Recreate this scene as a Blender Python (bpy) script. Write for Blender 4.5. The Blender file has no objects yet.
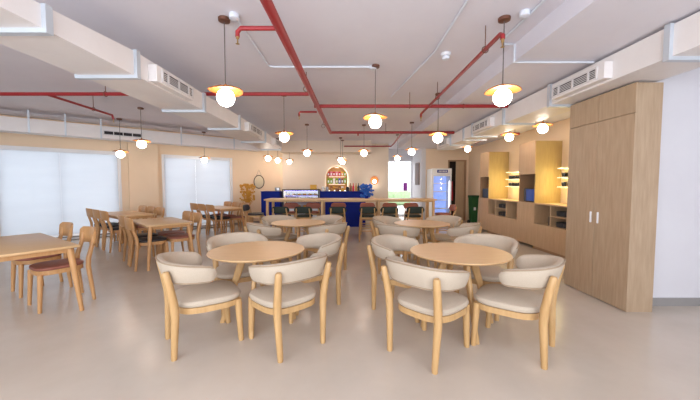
import bpy, bmesh, math, random
from mathutils import Vector as V, Matrix
random.seed(7)
S = bpy.context.scene
C = S.collection
PI = math.pi
# ---------------------------------------------------------------- camera
H = 1.35
cam = bpy.data.cameras.new('camera'); co = bpy.data.objects.new('camera', cam); C.objects.link(co)
co.location = (0, 0, H); co.rotation_euler = (math.radians(90-2.86), 0, 0)
cam.sensor_width = 36; cam.lens = 36*300/700; cam.clip_start = .05; cam.clip_end = 200
S.camera = co
# ---------------------------------------------------------------- world, lights, exposure
w = bpy.data.worlds.new('daylight'); S.world = w; w.use_nodes = True
bg = w.node_tree.nodes['Background']; bg.inputs[0].default_value = (.92, .96, 1, 1); bg.inputs[1].default_value = 2.0
S.view_settings.view_transform = 'Standard'; S.view_settings.look = 'None'
S.view_settings.gamma = 1; S.view_settings.use_curve_mapping = False; S.view_settings.exposure = 0.95
def area(name, loc, rot, sx, sy, power, col):
    l = bpy.data.lights.new(name, 'AREA'); l.shape = 'RECTANGLE'; l.size = sx; l.size_y = sy; l.energy = power; l.color = col
    o = bpy.data.objects.new(name, l); C.objects.link(o); o.location = loc; o.rotation_euler = rot
    return o
# cool fill lamp added for daylight of unseen shop windows behind the camera
area('daylight_fill', (-1.2, -1.85, 1.55), (math.radians(104), 0, 0), 8.4, 2.2, 92, (.78, .86, 1))

# ---------------------------------------------------------------- materials
def lin(h):
    r = []
    for k in (0, 2, 4):
        c = int(h[k:k+2], 16)/255
        r.append(c/12.92 if c <= .04045 else ((c+.055)/1.055)**2.4)
    return tuple(r)+(1,)
MT = {}
def mat(name, h, rough=.6, metal=0, kind=None, h2=None, scale=6, bump=0, emit=0, alpha=1, trans=0, spec=.5, stretch=(1, 1, 1)):
    m = bpy.data.materials.new(name); m.use_nodes = True; nt = m.node_tree; N = nt.nodes; L = nt.links
    b = N['Principled BSDF']; b.inputs['Base Color'].default_value = lin(h)
    b.inputs['Roughness'].default_value = rough; b.inputs['Metallic'].default_value = metal
    b.inputs['Specular IOR Level'].default_value = spec
    if trans: b.inputs['Transmission Weight'].default_value = trans; b.inputs['IOR'].default_value = 1.1
    if alpha < 1: b.inputs['Alpha'].default_value = alpha
    if emit:
        b.inputs['Emission Color'].default_value = lin(h); b.inputs['Emission Strength'].default_value = emit
    if kind:
        tc = N.new('ShaderNodeTexCoord'); mp = N.new('ShaderNodeMapping'); mp.inputs['Scale'].default_value = stretch
        L.new(tc.outputs['Object'], mp.inputs[0])
        n = N.new('ShaderNodeTexNoise'); n.inputs['Scale'].default_value = scale; n.inputs['Detail'].default_value = 5
        n.inputs['Roughness'].default_value = .6
        L.new(mp.outputs[0], n.inputs['Vector'])
        cr = N.new('ShaderNodeValToRGB'); cr.color_ramp.elements[0].position = .3; cr.color_ramp.elements[1].position = .7
        cr.color_ramp.elements[0].color = lin(h); cr.color_ramp.elements[1].color = lin(h2 or h)
        L.new(n.outputs[0], cr.inputs[0]); L.new(cr.outputs[0], b.inputs['Base Color'])
        if bump:
            bp = N.new('ShaderNodeBump'); bp.inputs['Strength'].default_value = bump; bp.inputs['Distance'].default_value = .01
            L.new(n.outputs[0], bp.inputs['Height']); L.new(bp.outputs[0], b.inputs['Normal'])
    MT[name] = m; return m
mat('concrete', 'C2B5A6', .24, kind='n', h2='CDC1B3', scale=1.3, spec=.5)
mat('ceil_paint', 'DFDCE4', .85, kind='n', h2='E4E1E8', scale=2)
mat('peach_wall', 'EBD2B4', .8, kind='n', h2='EFD8BC', scale=1.5)
mat('cream_wall', 'E6D3B8', .8, kind='n', h2='E9D8BF', scale=1.5)
mat('taupe_wall', 'DCCDBB', .8, kind='n', h2='E0D2C2', scale=1.5)
mat('white_wall', 'D5D2D6', .8, kind='n', h2='DAD8DB', scale=1.5)
mat('grey_trim', '8F8B88', .6, kind='n', h2='979390', scale=4)
mat('white_frame', 'E9E9EC', .45)
mat('duct_skin', 'E4DEDC', .5, kind='n', h2='EAE5E3', scale=3)
mat('duct_flange', 'C9D0D8', .35, .3)
mat('grille_dark', '2A282E', .8)
mat('grille_frame', 'DAD6D6', .5)
mat('red_pipe', 'A0262B', .45, kind='n', h2='962226', scale=9)
mat('brass', 'B89A66', .35, .8)
mat('steel', 'B9B9BC', .3, .8)
mat('conduit_white', 'DCE0E8', .4)
mat('oak', 'CFA878', .38, kind='n', h2='D9B486', scale=5, stretch=(1, 9, 1))
mat('oak_leg', 'BA925F', .45, kind='n', h2='C9A270', scale=5, stretch=(7, 7, 1))
mat('chair_wood', 'BC8B58', .42, kind='n', h2='CA9A67', scale=5, stretch=(7, 7, 1))
mat('fabric_beige', 'B9A995', .85, kind='n', h2='C2B3A0', scale=180, bump=.25)
mat('piping', 'A08A72', .8)
mat('pad_black', '26262A', .45)
mat('pad_brown', '8E5546', .5, kind='n', h2='9A6050', scale=20)
mat('pad_green', '1C261E', .7, kind='n', h2='232E25', scale=30)
mat('pad_terracotta', '96594A', .6, kind='n', h2='A26453', scale=30)
mat('wardrobe_wood', 'A88E72', .5, kind='n', h2='B89F83', scale=4, stretch=(9, 9, .8))
mat('cab_wood', 'BE9F7C', .5, kind='n', h2='CBAD8A', scale=4, stretch=(9, 9, .8))
mat('cab_gold', 'AF9560', .5, kind='n', h2='BCA26C', scale=4, stretch=(9, 9, .8))
mat('cab_inner', 'A98564', .6)
mat('blue_panel', '0C2280', .6, kind='n', h2='0F288C', scale=3, spec=.15)
mat('orange_disc', 'AE6830', .45, .2, kind='n', h2='B67038', scale=6)
mat('canopy_brown', '6E4636', .4, .3)
mat('cord', '5A5250', .6)
mat('globe', 'FFF2E2', .3, emit=16)
mat('black', '1C1C1F', .4)
mat('charcoal', '35353A', .5)
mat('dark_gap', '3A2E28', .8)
mat('white_plain', 'F0EEEA', .5)
mat('screen_blue', '2C50A8', .2, emit=.05)
mat('fridge_blue', '8CA8EA', .25, emit=.45)
mat('led_white', 'F2F4FF', .3, emit=1)
mat('led_warm', 'FFE08A', .3, emit=3)
mat('led_violet', '8E7CFF', .3, emit=.8)
mat('halo_led', 'FFF6EA', .3, emit=2)
mat('green_bin', '185428', .5)
mat('green_lid', '103E20', .45)
mat('leaf_blue', '1B55B0', .5, kind='n', h2='2C6CCB', scale=20)
mat('dried_gold', 'C48A2E', .8, kind='n', h2='D9A447', scale=30)
mat('vase_clay', 'C9A57C', .7)
mat('glass_dark', '202026', .15)
mat('magenta', 'A23AA8', .5); mat('red_pack', 'D8304A', .5); mat('green_pack', '7EB52E', .5); mat('yellow_pack', 'E0AA38', .5)
mat('blue_pack', '4C6CC0', .5); mat('pink_pack', 'E884A0', .5); mat('brown_pack', '8A5A32', .5); mat('tan_pack', 'C9944F', .5)
mat('mirror', 'D9D2C2', .45, 1)
mat('black_frame', '242020', .4)
mat('hedge', '7E9A70', .8, kind='n', h2='A2B890', scale=6)
mat('paving', 'D8D6D2', .8, kind='n', h2='CFCDC8', scale=2)
# window glass
def glass_mat():
    m = bpy.data.materials.new('clear_glass'); m.use_nodes = True; N = m.node_tree.nodes; L = m.node_tree.links; N.clear()
    o = N.new('ShaderNodeOutputMaterial'); t = N.new('ShaderNodeBsdfTransparent'); g = N.new('ShaderNodeBsdfGlossy'); g.inputs['Roughness'].default_value = .03
    x = N.new('ShaderNodeMixShader'); x.inputs[0].default_value = .06
    L.new(t.outputs[0], x.inputs[1]); L.new(g.outputs[0], x.inputs[2]); L.new(x.outputs[0], o.inputs[0]); MT['clear_glass'] = m
glass_mat()
def blind_mat():
    m = bpy.data.materials.new('blind_fabric'); m.use_nodes = True; N = m.node_tree.nodes; L = m.node_tree.links; N.clear()
    o = N.new('ShaderNodeOutputMaterial'); d = N.new('ShaderNodeBsdfDiffuse'); t = N.new('ShaderNodeBsdfTranslucent'); p = N.new('ShaderNodeBsdfTransparent')
    d.inputs[0].default_value = (.75, .77, .8, 1)
    tc = N.new('ShaderNodeTexCoord'); mp = N.new('ShaderNodeMapping'); mp.inputs['Scale'].default_value = (.8, .8, 5)
    n = N.new('ShaderNodeTexNoise'); n.inputs['Scale'].default_value = 1.2; n.inputs['Detail'].default_value = 3
    cr = N.new('ShaderNodeValToRGB'); cr.color_ramp.elements[0].color = (.56, .59, .64, 1); cr.color_ramp.elements[1].color = (.68, .71, .75, 1)
    L.new(tc.outputs['Object'], mp.inputs[0]); L.new(mp.outputs[0], n.inputs[0]); L.new(n.outputs[0], cr.inputs[0]); L.new(cr.outputs[0], t.inputs[0])
    a = N.new('ShaderNodeMixShader'); a.inputs[0].default_value = .62; L.new(d.outputs[0], a.inputs[1]); L.new(t.outputs[0], a.inputs[2])
    b = N.new('ShaderNodeMixShader'); b.inputs[0].default_value = .06; L.new(a.outputs[0], b.inputs[1]); L.new(p.outputs[0], b.inputs[2])
    L.new(b.outputs[0], o.inputs[0]); MT['blind_fabric'] = m
blind_mat()

# ---------------------------------------------------------------- mesh helpers
class MB:
    def __init__(s): s.bm = bmesh.new()
    def loft(s, rings, cap=True, closed=False, wrap=True):
        vs = [[s.bm.verts.new(p) for p in r] for r in rings]
        n = len(vs[0]); m = len(vs)
        for i in range(m if closed else m-1):
            a = vs[i]; b = vs[(i+1) % m]
            for j in range(n if wrap else n-1):
                k = (j+1) % n
                s.bm.faces.new((a[j], a[k], b[k], b[j]))
        if cap and not closed:
            s.bm.faces.new(vs[0][::-1]); s.bm.faces.new(vs[-1])
        return s
    def box(s, x0, y0, z0, x1, y1, z1, bev=0):
        x0, x1 = sorted((x0, x1)); y0, y1 = sorted((y0, y1)); z0, z1 = sorted((z0, z1))
        vs = [s.bm.verts.new((x, y, z)) for x in (x0, x1) for y in (y0, y1) for z in (z0, z1)]
        fs = [s.bm.faces.new([vs[i] for i in q]) for q in ((0, 1, 3, 2), (4, 6, 7, 5), (0, 4, 5, 1), (2, 3, 7, 6), (0, 2, 6, 4), (1, 5, 7, 3))]
        if bev:
            es = list({e for f in fs for e in f.edges})
            bmesh.ops.bevel(s.bm, geom=es, offset=bev, segments=2, affect='EDGES', profile=.5)
        return s
    def tube(s, pts, r, n=10, sx=1, sy=1):
        pts = [V(p) for p in pts]; rs = r if isinstance(r, (list, tuple)) else [r]*len(pts)
        rings = []; up = None
        for i, p in enumerate(pts):
            a = pts[max(i-1, 0)]; b = pts[min(i+1, len(pts)-1)]; t = (b-a).normalized()
            if up is None:
                up = V((0, 1, 0)) if abs(t.y) < .8 else V((1, 0, 0))
            x = up.cross(t).normalized(); y = t.cross(x).normalized(); up = y
            rings.append([p + x*math.cos(2*PI*k/n)*rs[i]*sx + y*math.sin(2*PI*k/n)*rs[i]*sy for k in range(n)])
        return s.loft(rings)
    def lathe(s, prof, n=24, c=(0, 0, 0)):
        rings = [[V((c[0]+r*math.cos(2*PI*k/n), c[1]+r*math.sin(2*PI*k/n), c[2]+z)) for k in range(n)] for r, z in prof]
        return s.loft(rings)
    def sphere(s, c, r, u=20, v=14):
        prof = [(max(r*math.sin(PI*i/v), r*.01), -r*math.cos(PI*i/v)) for i in range(v+1)]
        return s.lathe(prof, u, c)
    def prism(s, pts, z0, z1):
        return s.loft([[V((x, y, z0)) for x, y in pts], [V((x, y, z1)) for x, y in pts]])
def obj(name, mb, m, parent=None, smooth=True, loc=None):
    bm = mb.bm
    bmesh.ops.remove_doubles(bm, verts=bm.verts, dist=1e-6)
    bmesh.ops.recalc_face_normals(bm, faces=bm.faces)
    if smooth:
        for f in bm.faces: f.smooth = True
    me = bpy.data.meshes.new(name); bm.to_mesh(me); bm.free()
    if smooth: me.set_sharp_from_angle(angle=math.radians(42))
    me.materials.append(MT[m])
    o = bpy.data.objects.new(name, me); C.objects.link(o)
    if parent: o.parent = parent
    if loc: o.location = loc
    return o
def tag(o, label, cat, group=None, kind=None):
    o['label'] = label; o['category'] = cat
    if group: o['group'] = group
    if kind: o['kind'] = kind
    return o
def thing(name, label, cat, loc=(0, 0, 0), rz=0, group=None):
    o = bpy.data.objects.new(name, None); C.objects.link(o); o.location = loc; o.rotation_euler = (0, 0, rz)
    o.empty_display_size = .1
    return tag(o, label, cat, group)
def struct(name, mb, m, label, cat, parent=None):
    o = obj(name, mb, m, parent, smooth=False)
    if not parent: tag(o, label, cat, kind='structure')
    return o
def dup(o, parent=None):
    c = o.copy(); C.objects.link(c); c.parent = parent
    for ch in [x for x in C.objects if x.parent == o]: dup(ch, c)
    return c
def place(proto, used, loc, rz, label, group=None):
    o = proto if not used.get(proto.name) else dup(proto)
    used[proto.name] = 1
    o.location = loc; o.rotation_euler = (0, 0, rz); o['label'] = label
    if group: o['group'] = group
    return o
used = {}
def face(fx, fy): return math.atan2(fy, fx)-PI/2      # local +Y looks along (fx, fy)

# ---------------------------------------------------------------- room shell
CE = 2.9; SOF = 2.71; XR = 4.47; YB = 11.35
WA = V((-7.15, 7.15)); WD = V((.758, .652)).normalized(); WN = V((WD.y, -WD.x))    # oblique window wall, normal into room
def wp(t, d=0): p = WA+WD*t+WN*d; return (p.x, p.y)
TC = 6.14; T0 = -5.2
cx, cy = wp(TC); lx, ly = wp(T0)
struct('floor', MB().prism([(lx-.3, -2.1), (5, -2.1), (5, 13.4), (cx-.5, 13.4), (lx-.3, ly)], -.1, 0), 'concrete', 'polished beige grey concrete floor', 'floor')
struct('ceiling', MB().prism([(lx-.3, -2.1), (5, -2.1), (5, 13.4), (cx-.5, 13.4), (lx-.3, ly)], CE, CE+.1), 'ceil_paint', 'pale painted ceiling slab', 'ceiling')
# dropped beam and soffit on the right, cross beam
struct('trim_1', MB().box(1.81, -2, SOF, XR, YB, CE), 'ceil_paint', 'dropped ceiling soffit running along the right side', 'soffit')
struct('trim_2', MB().box(-2.45, 10.55, 2.5, .75, 11.3, CE), 'taupe_wall', 'bulkhead above the bar against the far wall', 'bulkhead')
# window wall
def wallseg(mb, t0, t1, z0, z1, d0=-.14, d1=0):
    mb.prism([wp(t0, d0), wp(t1, d0), wp(t1, d1), wp(t0, d1)], z0, z1); return mb
WIN = [(-.82, 1.305, .19), (2.36, 4.24, 3.19), (-3.9, -1.75, -2.8)]  # the third window is out of view, added to let in daylight
mb = MB(); WT = 2.2; WB = .05
edges = sorted((a, b) for a, b, c in WIN)
t = T0
for a, b in edges:
    wallseg(mb, t, a, 0, CE); wallseg(mb, a, b, WT, CE); wallseg(mb, a, b, 0, WB); t = b
wallseg(mb, t, TC, 0, CE)
struct('wall_left', mb, 'peach_wall', 'peach window wall on the left set at an angle', 'wall')
struct('trim_3', wallseg(MB(), 1.52, 2.2, 0, CE, 0, .13), 'peach_wall', 'peach pilaster between the two windows', 'pilaster')
mb = MB()
for a, b in ((T0, 1.52), (2.2, TC)): wallseg(mb, a, b, 0, .09, 0, .015)
wallseg(mb, 1.505, 2.215, 0, .09, .13, .145)
struct('baseboard_left', mb, 'grey_trim', 'grey baseboard along the window wall', 'baseboard')
for i, (a, b, m_) in enumerate(WIN):
    r = bpy.data.objects.new('window_%d' % (i+1), None); C.objects.link(r)
    tag(r, ['large window with white roller blind nearest on the left wall', 'large window with white roller blind between pilaster and mirror', 'unseen window with roller blind left of the picture edge'][i], 'window', kind='structure')
    f = MB()
    for t0, t1, z0, z1 in ((a, a+.03, WB, WT), (b-.03, b, WB, WT), (a+.03, b-.03, WB, WB+.06), (a+.03, b-.03, WT-.06, WT), (m_-.012, m_+.012, WB+.06, WT-.06)):
        wallseg(f, t0, t1, z0, z1, -.12, -.07)
    obj('window_frame', f, 'white_frame', r, smooth=False)
    g = MB(); wallseg(g, a+.03, m_-.012, WB+.06, WT-.06, -.1, -.095); wallseg(g, m_+.012, b-.03, WB+.06, WT-.06, -.1, -.095)
    obj('window_pane', g, 'clear_glass', r, smooth=False)
    q = MB(); wallseg(q, a+.004, m_-.003, WB+.1, WT-.05, -.022, -.019); wallseg(q, m_+.003, b-.004, WB+.1, WT-.05, -.022, -.019)
    bl = obj('roller_blind', q, 'blind_fabric', r, smooth=False)
    q = MB(); wallseg(q, a+.02, b-.02, WT-.06, WT, -.028, .0); obj('blind_cassette', q, 'white_frame', r, smooth=False)
    q = MB(); wallseg(q, a+.02, b-.02, WB+.07, WB+.1, -.028, -.012); obj('blind_bottom_rail', q, 'white_frame', r, smooth=False)
    q = MB(); wallseg(q, a-.0, b+.0, WB-.03, WB, 0, .06); obj('window_sill', q, 'white_frame', r, smooth=False)
    q = MB(); wallseg(q, b, b+.06, WB-.03, WT+.03, 0, .02); wallseg(q, a-.06, a, WB-.03, WT+.03, 0, .02); wallseg(q, a, b, WT, WT+.03, 0, .02); obj('window_trim', q, 'white_frame', r, smooth=False)
# far walls
struct('wall_back', MB().box(cx-.3, YB, 0, 1.45, YB+.15, CE), 'taupe_wall', 'cream taupe far wall behind the bar', 'wall')
# recess with glazed door
YG = 13.0
struct('wall_recess', MB().box(1.3, YB+.15, 0, 1.45, YG+.2, CE).box(2.7, YG, 2.42, 1.45, YG+.15, CE), 'white_wall', 'pale wall of the entrance recess', 'wall')
mb = MB(); mb.box(2.7, YB, 0, 2.85, 11.65, CE); mb.box(2.7, 12.5, 0, 2.85, YG+.15, CE); mb.box(2.7, 11.65, 2.25, 2.85, 12.5, CE); mb.box(2.7, 11.65, 0, 2.85, 12.5, 1.35)
struct('wall_passage', mb, 'white_wall', 'pale side wall of the entrance recess with a small hatch', 'wall')
struct('trim_4', MB().box(2.855, 11.55, 1.2, 2.9, 12.6, 2.35), 'brown_pack', 'brown board behind the hatch', 'panel')
r = bpy.data.objects.new('door_1', None); C.objects.link(r); tag(r, 'bright glazed entrance door at the far end', 'door', kind='structure')
f = MB()
for x0, x1, z0, z1 in ((1.45, 1.52, 0, 2.42), (2.63, 2.7, 0, 2.42), (1.52, 2.63, 2.35, 2.42), (1.52, 2.63, 0, .08), ):
    f.box(x0, YG, z0, x1, YG+.06, z1)
obj('door_frame', f, 'white_frame', r, smooth=False)
obj('door_pane', MB().box(1.52, YG+.02, .08, 2.63, YG+.03, 2.35), 'clear_glass', r, smooth=False)
obj('door_handle', MB().tube([(1.58, YG-.04, .9), (1.58, YG-.04, 1.3)], .012), 'steel', r)
tag(obj('decal', MB().prism([(2.3, YG-.01), (2.48, YG-.01), (2.48, YG), (2.3, YG)], 1.1, 1.45), 'magenta', smooth=False), 'magenta poster stuck on the far glazed door', 'poster')
# wall beside fridge with service doorway
mb = MB(); mb.box(2.85, YB, 0, 3.69, YB+.12, CE); mb.box(3.69, YB, 2.29, 4.38, YB+.12, CE); mb.box(4.38, YB, 0, 4.6, YB+.12, CE)
struct('wall_far_right', mb, 'peach_wall', 'peach far wall behind the drinks fridge', 'wall')
r = bpy.data.objects.new('door_2', None); C.objects.link(r); tag(r, 'half open brown service doorway beside the drinks fridge', 'door', kind='structure')
f = MB(); f.box(3.69, YB-.02, 0, 3.74, YB+.12, 2.29); f.box(4.33, YB-.02, 0, 4.38, YB+.12, 2.29); f.box(3.74, YB-.02, 2.24, 4.33, YB+.12, 2.29)
obj('door_frame', f, 'cab_inner', r, smooth=False)
obj('door_leaf', MB().box(4.02, YB+.06, .01, 4.33, YB+.1, 2.24), 'cab_wood', r, smooth=False)
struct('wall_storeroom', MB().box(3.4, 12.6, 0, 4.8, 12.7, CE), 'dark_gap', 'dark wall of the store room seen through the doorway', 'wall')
# right wall
struct('wall_right', MB().box(XR, 4.15, 0, XR+.13, 13.3, CE), 'peach_wall', 'peach right wall behind the cabinets', 'wall')
struct('wall_column', MB().box(3.22, 3.30, 0, 4.6, 4.15, SOF).box(4.6, -2, 0, 4.75, 4.15, SOF), 'white_wall', 'white wall to the right of the wardrobe', 'wall')
struct('baseboard_right', MB().box(3.22, 3.285, 0, 4.6, 3.30, .09), 'grey_trim', 'grey baseboard under the white wall', 'baseboard')
struct('baseboard_back', MB().box(cx+.03, YB-.015, 0, 1.45, YB, .09), 'grey_trim', 'grey baseboard of the far wall', 'baseboard')
# wall behind the camera, glazed
mb = MB(); mb.box(lx-.3, -2.1, 0, 4.75, -1.95, .4); mb.box(lx-.3, -2.1, 2.7, 4.75, -1.95, CE)
mb.box(lx-.3, -2.1, .4, -5.6, -1.95, 2.7); mb.box(3.2, -2.1, .4, 4.75, -1.95, 2.7)
struct('wall_front', mb, 'white_wall', 'glazed shop front wall behind the viewer', 'wall')
struct('wall_side', MB().box(lx-.3, -2, 0, lx-.15, ly+.2, CE), 'peach_wall', 'peach side wall far left', 'wall')
# outside the far door
struct('pavement', MB().box(-1, 13.5, -.1, 6, 40, -.02), 'paving', 'pale pavement outside the far door', 'pavement')
tag(obj('hedge', MB().box(0, 20, 0, 6, 21, .95, .2), 'hedge'), 'grey green hedge outside the far glazed door', 'hedge', kind='stuff')

# ---------------------------------------------------------------- ducts
def flange(x0, x1, z0, z1, y, root, wd=.05):
    m = MB(); e = .03
    m.box(x0-e, y, z0-e, x1+e, y+wd, z0); m.box(x0-e, y, z1, x1+e, y+wd, z1+e*.3)
    m.box(x0-e, y, z0, x0, y+wd, z1); m.box(x1, y, z0, x1+e, y+wd, z1)
    obj('flange', m, 'duct_flange', root, smooth=False)
def grille(xs, sgn, y0, y1, z0, z1, root):
    # register box on a duct side, sgn = direction it sticks out
    X = xs+sgn*.09
    obj('register_box', MB().box(xs, y0-.08, z0-.02, X, y1+.02, z1+.02, .004), 'duct_skin', root, smooth=False)
    f = MB(); F = X+sgn*.012
    f.box(X, y0, z0, F, y1, z0+.02); f.box(X, y0, z1-.02, F, y1, z1); f.box(X, y0, z0+.02, F, y0+.02, z1-.02); f.box(X, y1-.02, z0+.02, F, y1, z1-.02)
    L = y1-y0
    for q in (.17, .5, .83): f.box(X, y0+L*q-.012, z0+.02, F, y0+L*q+.012, z1-.02)
    n = 5
    for k in range(1, n): zz = z0+.02+(z1-z0-.04)*k/n; f.box(X, y0+.02, zz-.0035, X+sgn*.008, y1-.02, zz+.0035)
    g = obj('grille', f, 'grille_frame', root, smooth=False)
    obj('grille_backing', MB().box(X, y0+.02, z0+.02, X+sgn*.002, y1-.02, z1-.02), 'grille_dark', g, smooth=False)
DL = thing('air_duct', 'long white rectangular air duct hung over the left side of the room', 'air duct')
a, b = -2.60, -2.06
obj('duct_body', MB().loft([[V((a, y, 2.4)), V((b, y, 2.4)), V((b, y, z)), V((a, y, z))] for y, z in ((1.2, 2.48), (2.94, 2.63), (9.0, 2.63))]), 'duct_skin', DL, smooth=False)
for y in (2.06, 2.92, 4.25, 5.6, 7.3, 8.9): flange(a, b, 2.4, 2.55 if y < 2.5 else 2.63, y, DL)
grille(b, 1, 3.2, 3.82, 2.43, 2.56, DL); grille(b, 1, 6.0, 6.75, 2.43, 2.56, DL); grille(b, 1, 8.0, 8.7, 2.43, 2.56, DL)
DR = thing('air_duct', 'long white rectangular air duct hung over the right side above the wardrobe', 'air duct')
a, b = 2.68, 3.18
obj('duct_body', MB().box(a, 2.2, 2.42, b, 9.3, 2.68), 'duct_skin', DR, smooth=False)
for y in (2.55, 4.05, 5.25, 6.6, 7.1, 8.0): flange(a, b, 2.42, 2.68, y, DR)
grille(a, -1, 3.2, 3.9, 2.46, 2.59, DR); grille(a, -1, 5.7, 6.4, 2.46, 2.59, DR); grille(a, -1, 8.15, 8.85, 2.46, 2.59, DR)
# duct along windows
DW = thing('air_duct', 'white air duct running parallel to the windows on the left', 'air duct')
obj('duct_body', wallseg(MB(), -2.5, 4.9, 2.44, 2.72, .62, 1.0), 'duct_skin', DW, smooth=False)
for tt in (-.2, .35, .95, 2.6, 4.0): obj('duct_strap', wallseg(MB(), tt, tt+.03, 2.43, 2.9, 1.0, 1.012), 'duct_flange', DW, smooth=False)
f = MB(); wallseg(f, 1.0, 1.75, 2.51, 2.63, 1.0, 1.02)
g = obj('grille', f, 'grille_frame', DW, smooth=False)
f = MB()
for k in range(4): t0 = 1.02+k*.18; wallseg(f, t0, t0+.165, 2.535, 2.605, 1.02, 1.023)
obj('grille_backing', f, 'grille_dark', g, smooth=False)

# ---------------------------------------------------------------- sprinkler pipes
ZP = 2.67
PR = thing('sprinkler_pipe', 'red fire sprinkler pipework with branches under the middle of the ceiling', 'sprinkler pipe')
XM = -.60
obj('main_pipe', MB().tube([(XM-.03, .8, ZP), (XM+.11, 7.65, ZP)], .040, 12), 'red_pipe', PR)
obj('branch_pipe', MB().tube([(XM, 4.43, ZP), (-6.2, 4.43, ZP)], .027), 'red_pipe', PR)
obj('branch_pipe', MB().tube([(XM, 5.1, ZP), (2.64, 5.1, ZP)], .03), 'red_pipe', PR)
obj('branch_pipe', MB().tube([(XM+.1, 7.62, ZP), (2.62, 7.62, ZP)], .033), 'red_pipe', PR)
obj('branch_pipe', MB().tube([(XM, 2.6, ZP), (-.92, 2.6, ZP), (-.95, 2.6, ZP-.03), (-.95, 2.6, ZP-.07)], .019), 'red_pipe', PR)
obj('branch_pipe', MB().tube([(XM, 5.5, ZP), (-.9, 5.5, ZP), (-.92, 5.5, ZP-.02), (-.92, 5.5, ZP-.07)], .018), 'red_pipe', PR)
obj('branch_pipe', MB().tube([(1.32, 5.65, ZP-.06), (1.32, 5.65, ZP), (1.32, 2.7, ZP), (1.32, 2.66, ZP-.03), (1.32, 2.66, ZP-.06)], .02), 'red_pipe', PR)
obj('branch_pipe', MB().tube([(-4.42, 4.43, ZP), (-4.5, 5.75, ZP), (-4.5, 5.78, ZP-.07)], .02), 'red_pipe', PR)
obj('branch_pipe', MB().tube([(1.32, 7.62, ZP), (1.4, 9.6, ZP), (1.4, 10.3, ZP), (-.2, 10.3, ZP)], .022), 'red_pipe', PR)
obj('branch_pipe', MB().tube([(.2, 7.62, ZP), (.2, 7.62, ZP-.08)], .018), 'red_pipe', PR)
for x, y in ((-.95, 2.6), (1.32, 2.66), (-.92, 5.5), (-4.5, 5.78), (1.32, 5.65)):
    obj('sprinkler_head', MB().lathe([(.008, -.13), (.018, -.128), (.006, -.12), (.006, -.09), (.014, -.085), (.014, -.06)], 12, (x, y, ZP)), 'brass', PR)
def hanger(x, y, r, alongx):
    m = MB(); n = 14
    ring = [(x, y+r*math.sin(2*PI*k/n), ZP+r*math.cos(2*PI*k/n)) if alongx else (x+r*math.sin(2*PI*k/n), y, ZP+r*math.cos(2*PI*k/n)) for k in range(n+1)]
    m.tube(ring, .005, 6); m.tube([(x, y, ZP+r), (x, y, CE if x < 1.8 else SOF)], .005, 6)
    obj('pipe_hanger', m, 'canopy_brown', PR)
for x, y, r, ax in ((1.32, 3.0, .03, 0), (1.32, 4.6, .03, 0), (-3.55, 4.43, .035, 1), (-4.47, 5.3, .03, 0), (XM, 4.2, .04, 0), (XM, 6.8, .04, 0), (1.0, 5.1, .038, 1), (1.9, 5.1, .035, 1), (.9, 7.62, .04, 1)): hanger(x, y, r, ax)
PW = thing('sprinkler_pipe', 'short red pipe running beside the duct above the wall cabinets', 'sprinkler pipe')
obj('pipe', MB().tube([(3.4, 8.2, 2.5), (3.3, 6.9, 2.5), (3.34, 6.82, 2.5), (3.8, 6.8, 2.5)], .03), 'red_pipe', PW)
obj('pipe_hanger', MB().tube([(3.38, 8.0, 2.5), (3.38, 8.0, SOF)], .005, 6).tube([(3.7, 6.8, 2.5), (3.7, 6.8, SOF)], .005, 6), 'canopy_brown', PW)
# conduits, junction boxes, detectors
def conduit(pts, label, boxes=()):
    r = thing('electrical_conduit', label, 'conduit')
    obj('conduit_tube', MB().tube(pts, .012, 8), 'conduit_white', r)
    for b in boxes: obj('junction_box', MB().lathe([(.03, 0), (.045, .005), (.045, .045), (.04, .05)], 16, (b[0], b[1], b[2]-.05)), 'conduit_white', r)
zc = CE-.014
conduit([(-1.05, 2.75, zc), (-1.05, 3.95, zc), (-.99, 3.99, zc), (.32, 3.99, zc)], 'white conduit running across the ceiling to the middle lamp', ((-1.05, 2.80, CE), (.30, 3.99, CE)))
conduit([(1.62, 1.8, zc), (1.62, 3.3, zc), (1.70, 3.36, zc), (1.80, 3.36, zc), (1.80, 3.36, SOF-.02), (1.86, 3.36, SOF-.016), (2.67, 3.36, SOF-.016)], 'white conduit bending over the beam towards the right duct', ((1.56, 2.76, CE),))
conduit([(.98, .8, zc), (.98, 3.55, zc), (.72, 5.3, zc)], 'thin white conduit on the ceiling passing the smoke detector')
for x, y, l in ((1.13, 3.62, 'white smoke detector on the ceiling right of the middle lamp'),):
    t_ = thing('smoke_detector', l, 'smoke detector', (x, y, CE))
    obj('detector_base', MB().lathe([(.055, -.03), (.055, 0)], 20), 'white_frame', t_)
    obj('detector_head', MB().lathe([(.02, -.075), (.04, -.07), (.045, -.045), (.035, -.03)], 20), 'conduit_white', t_)

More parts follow.
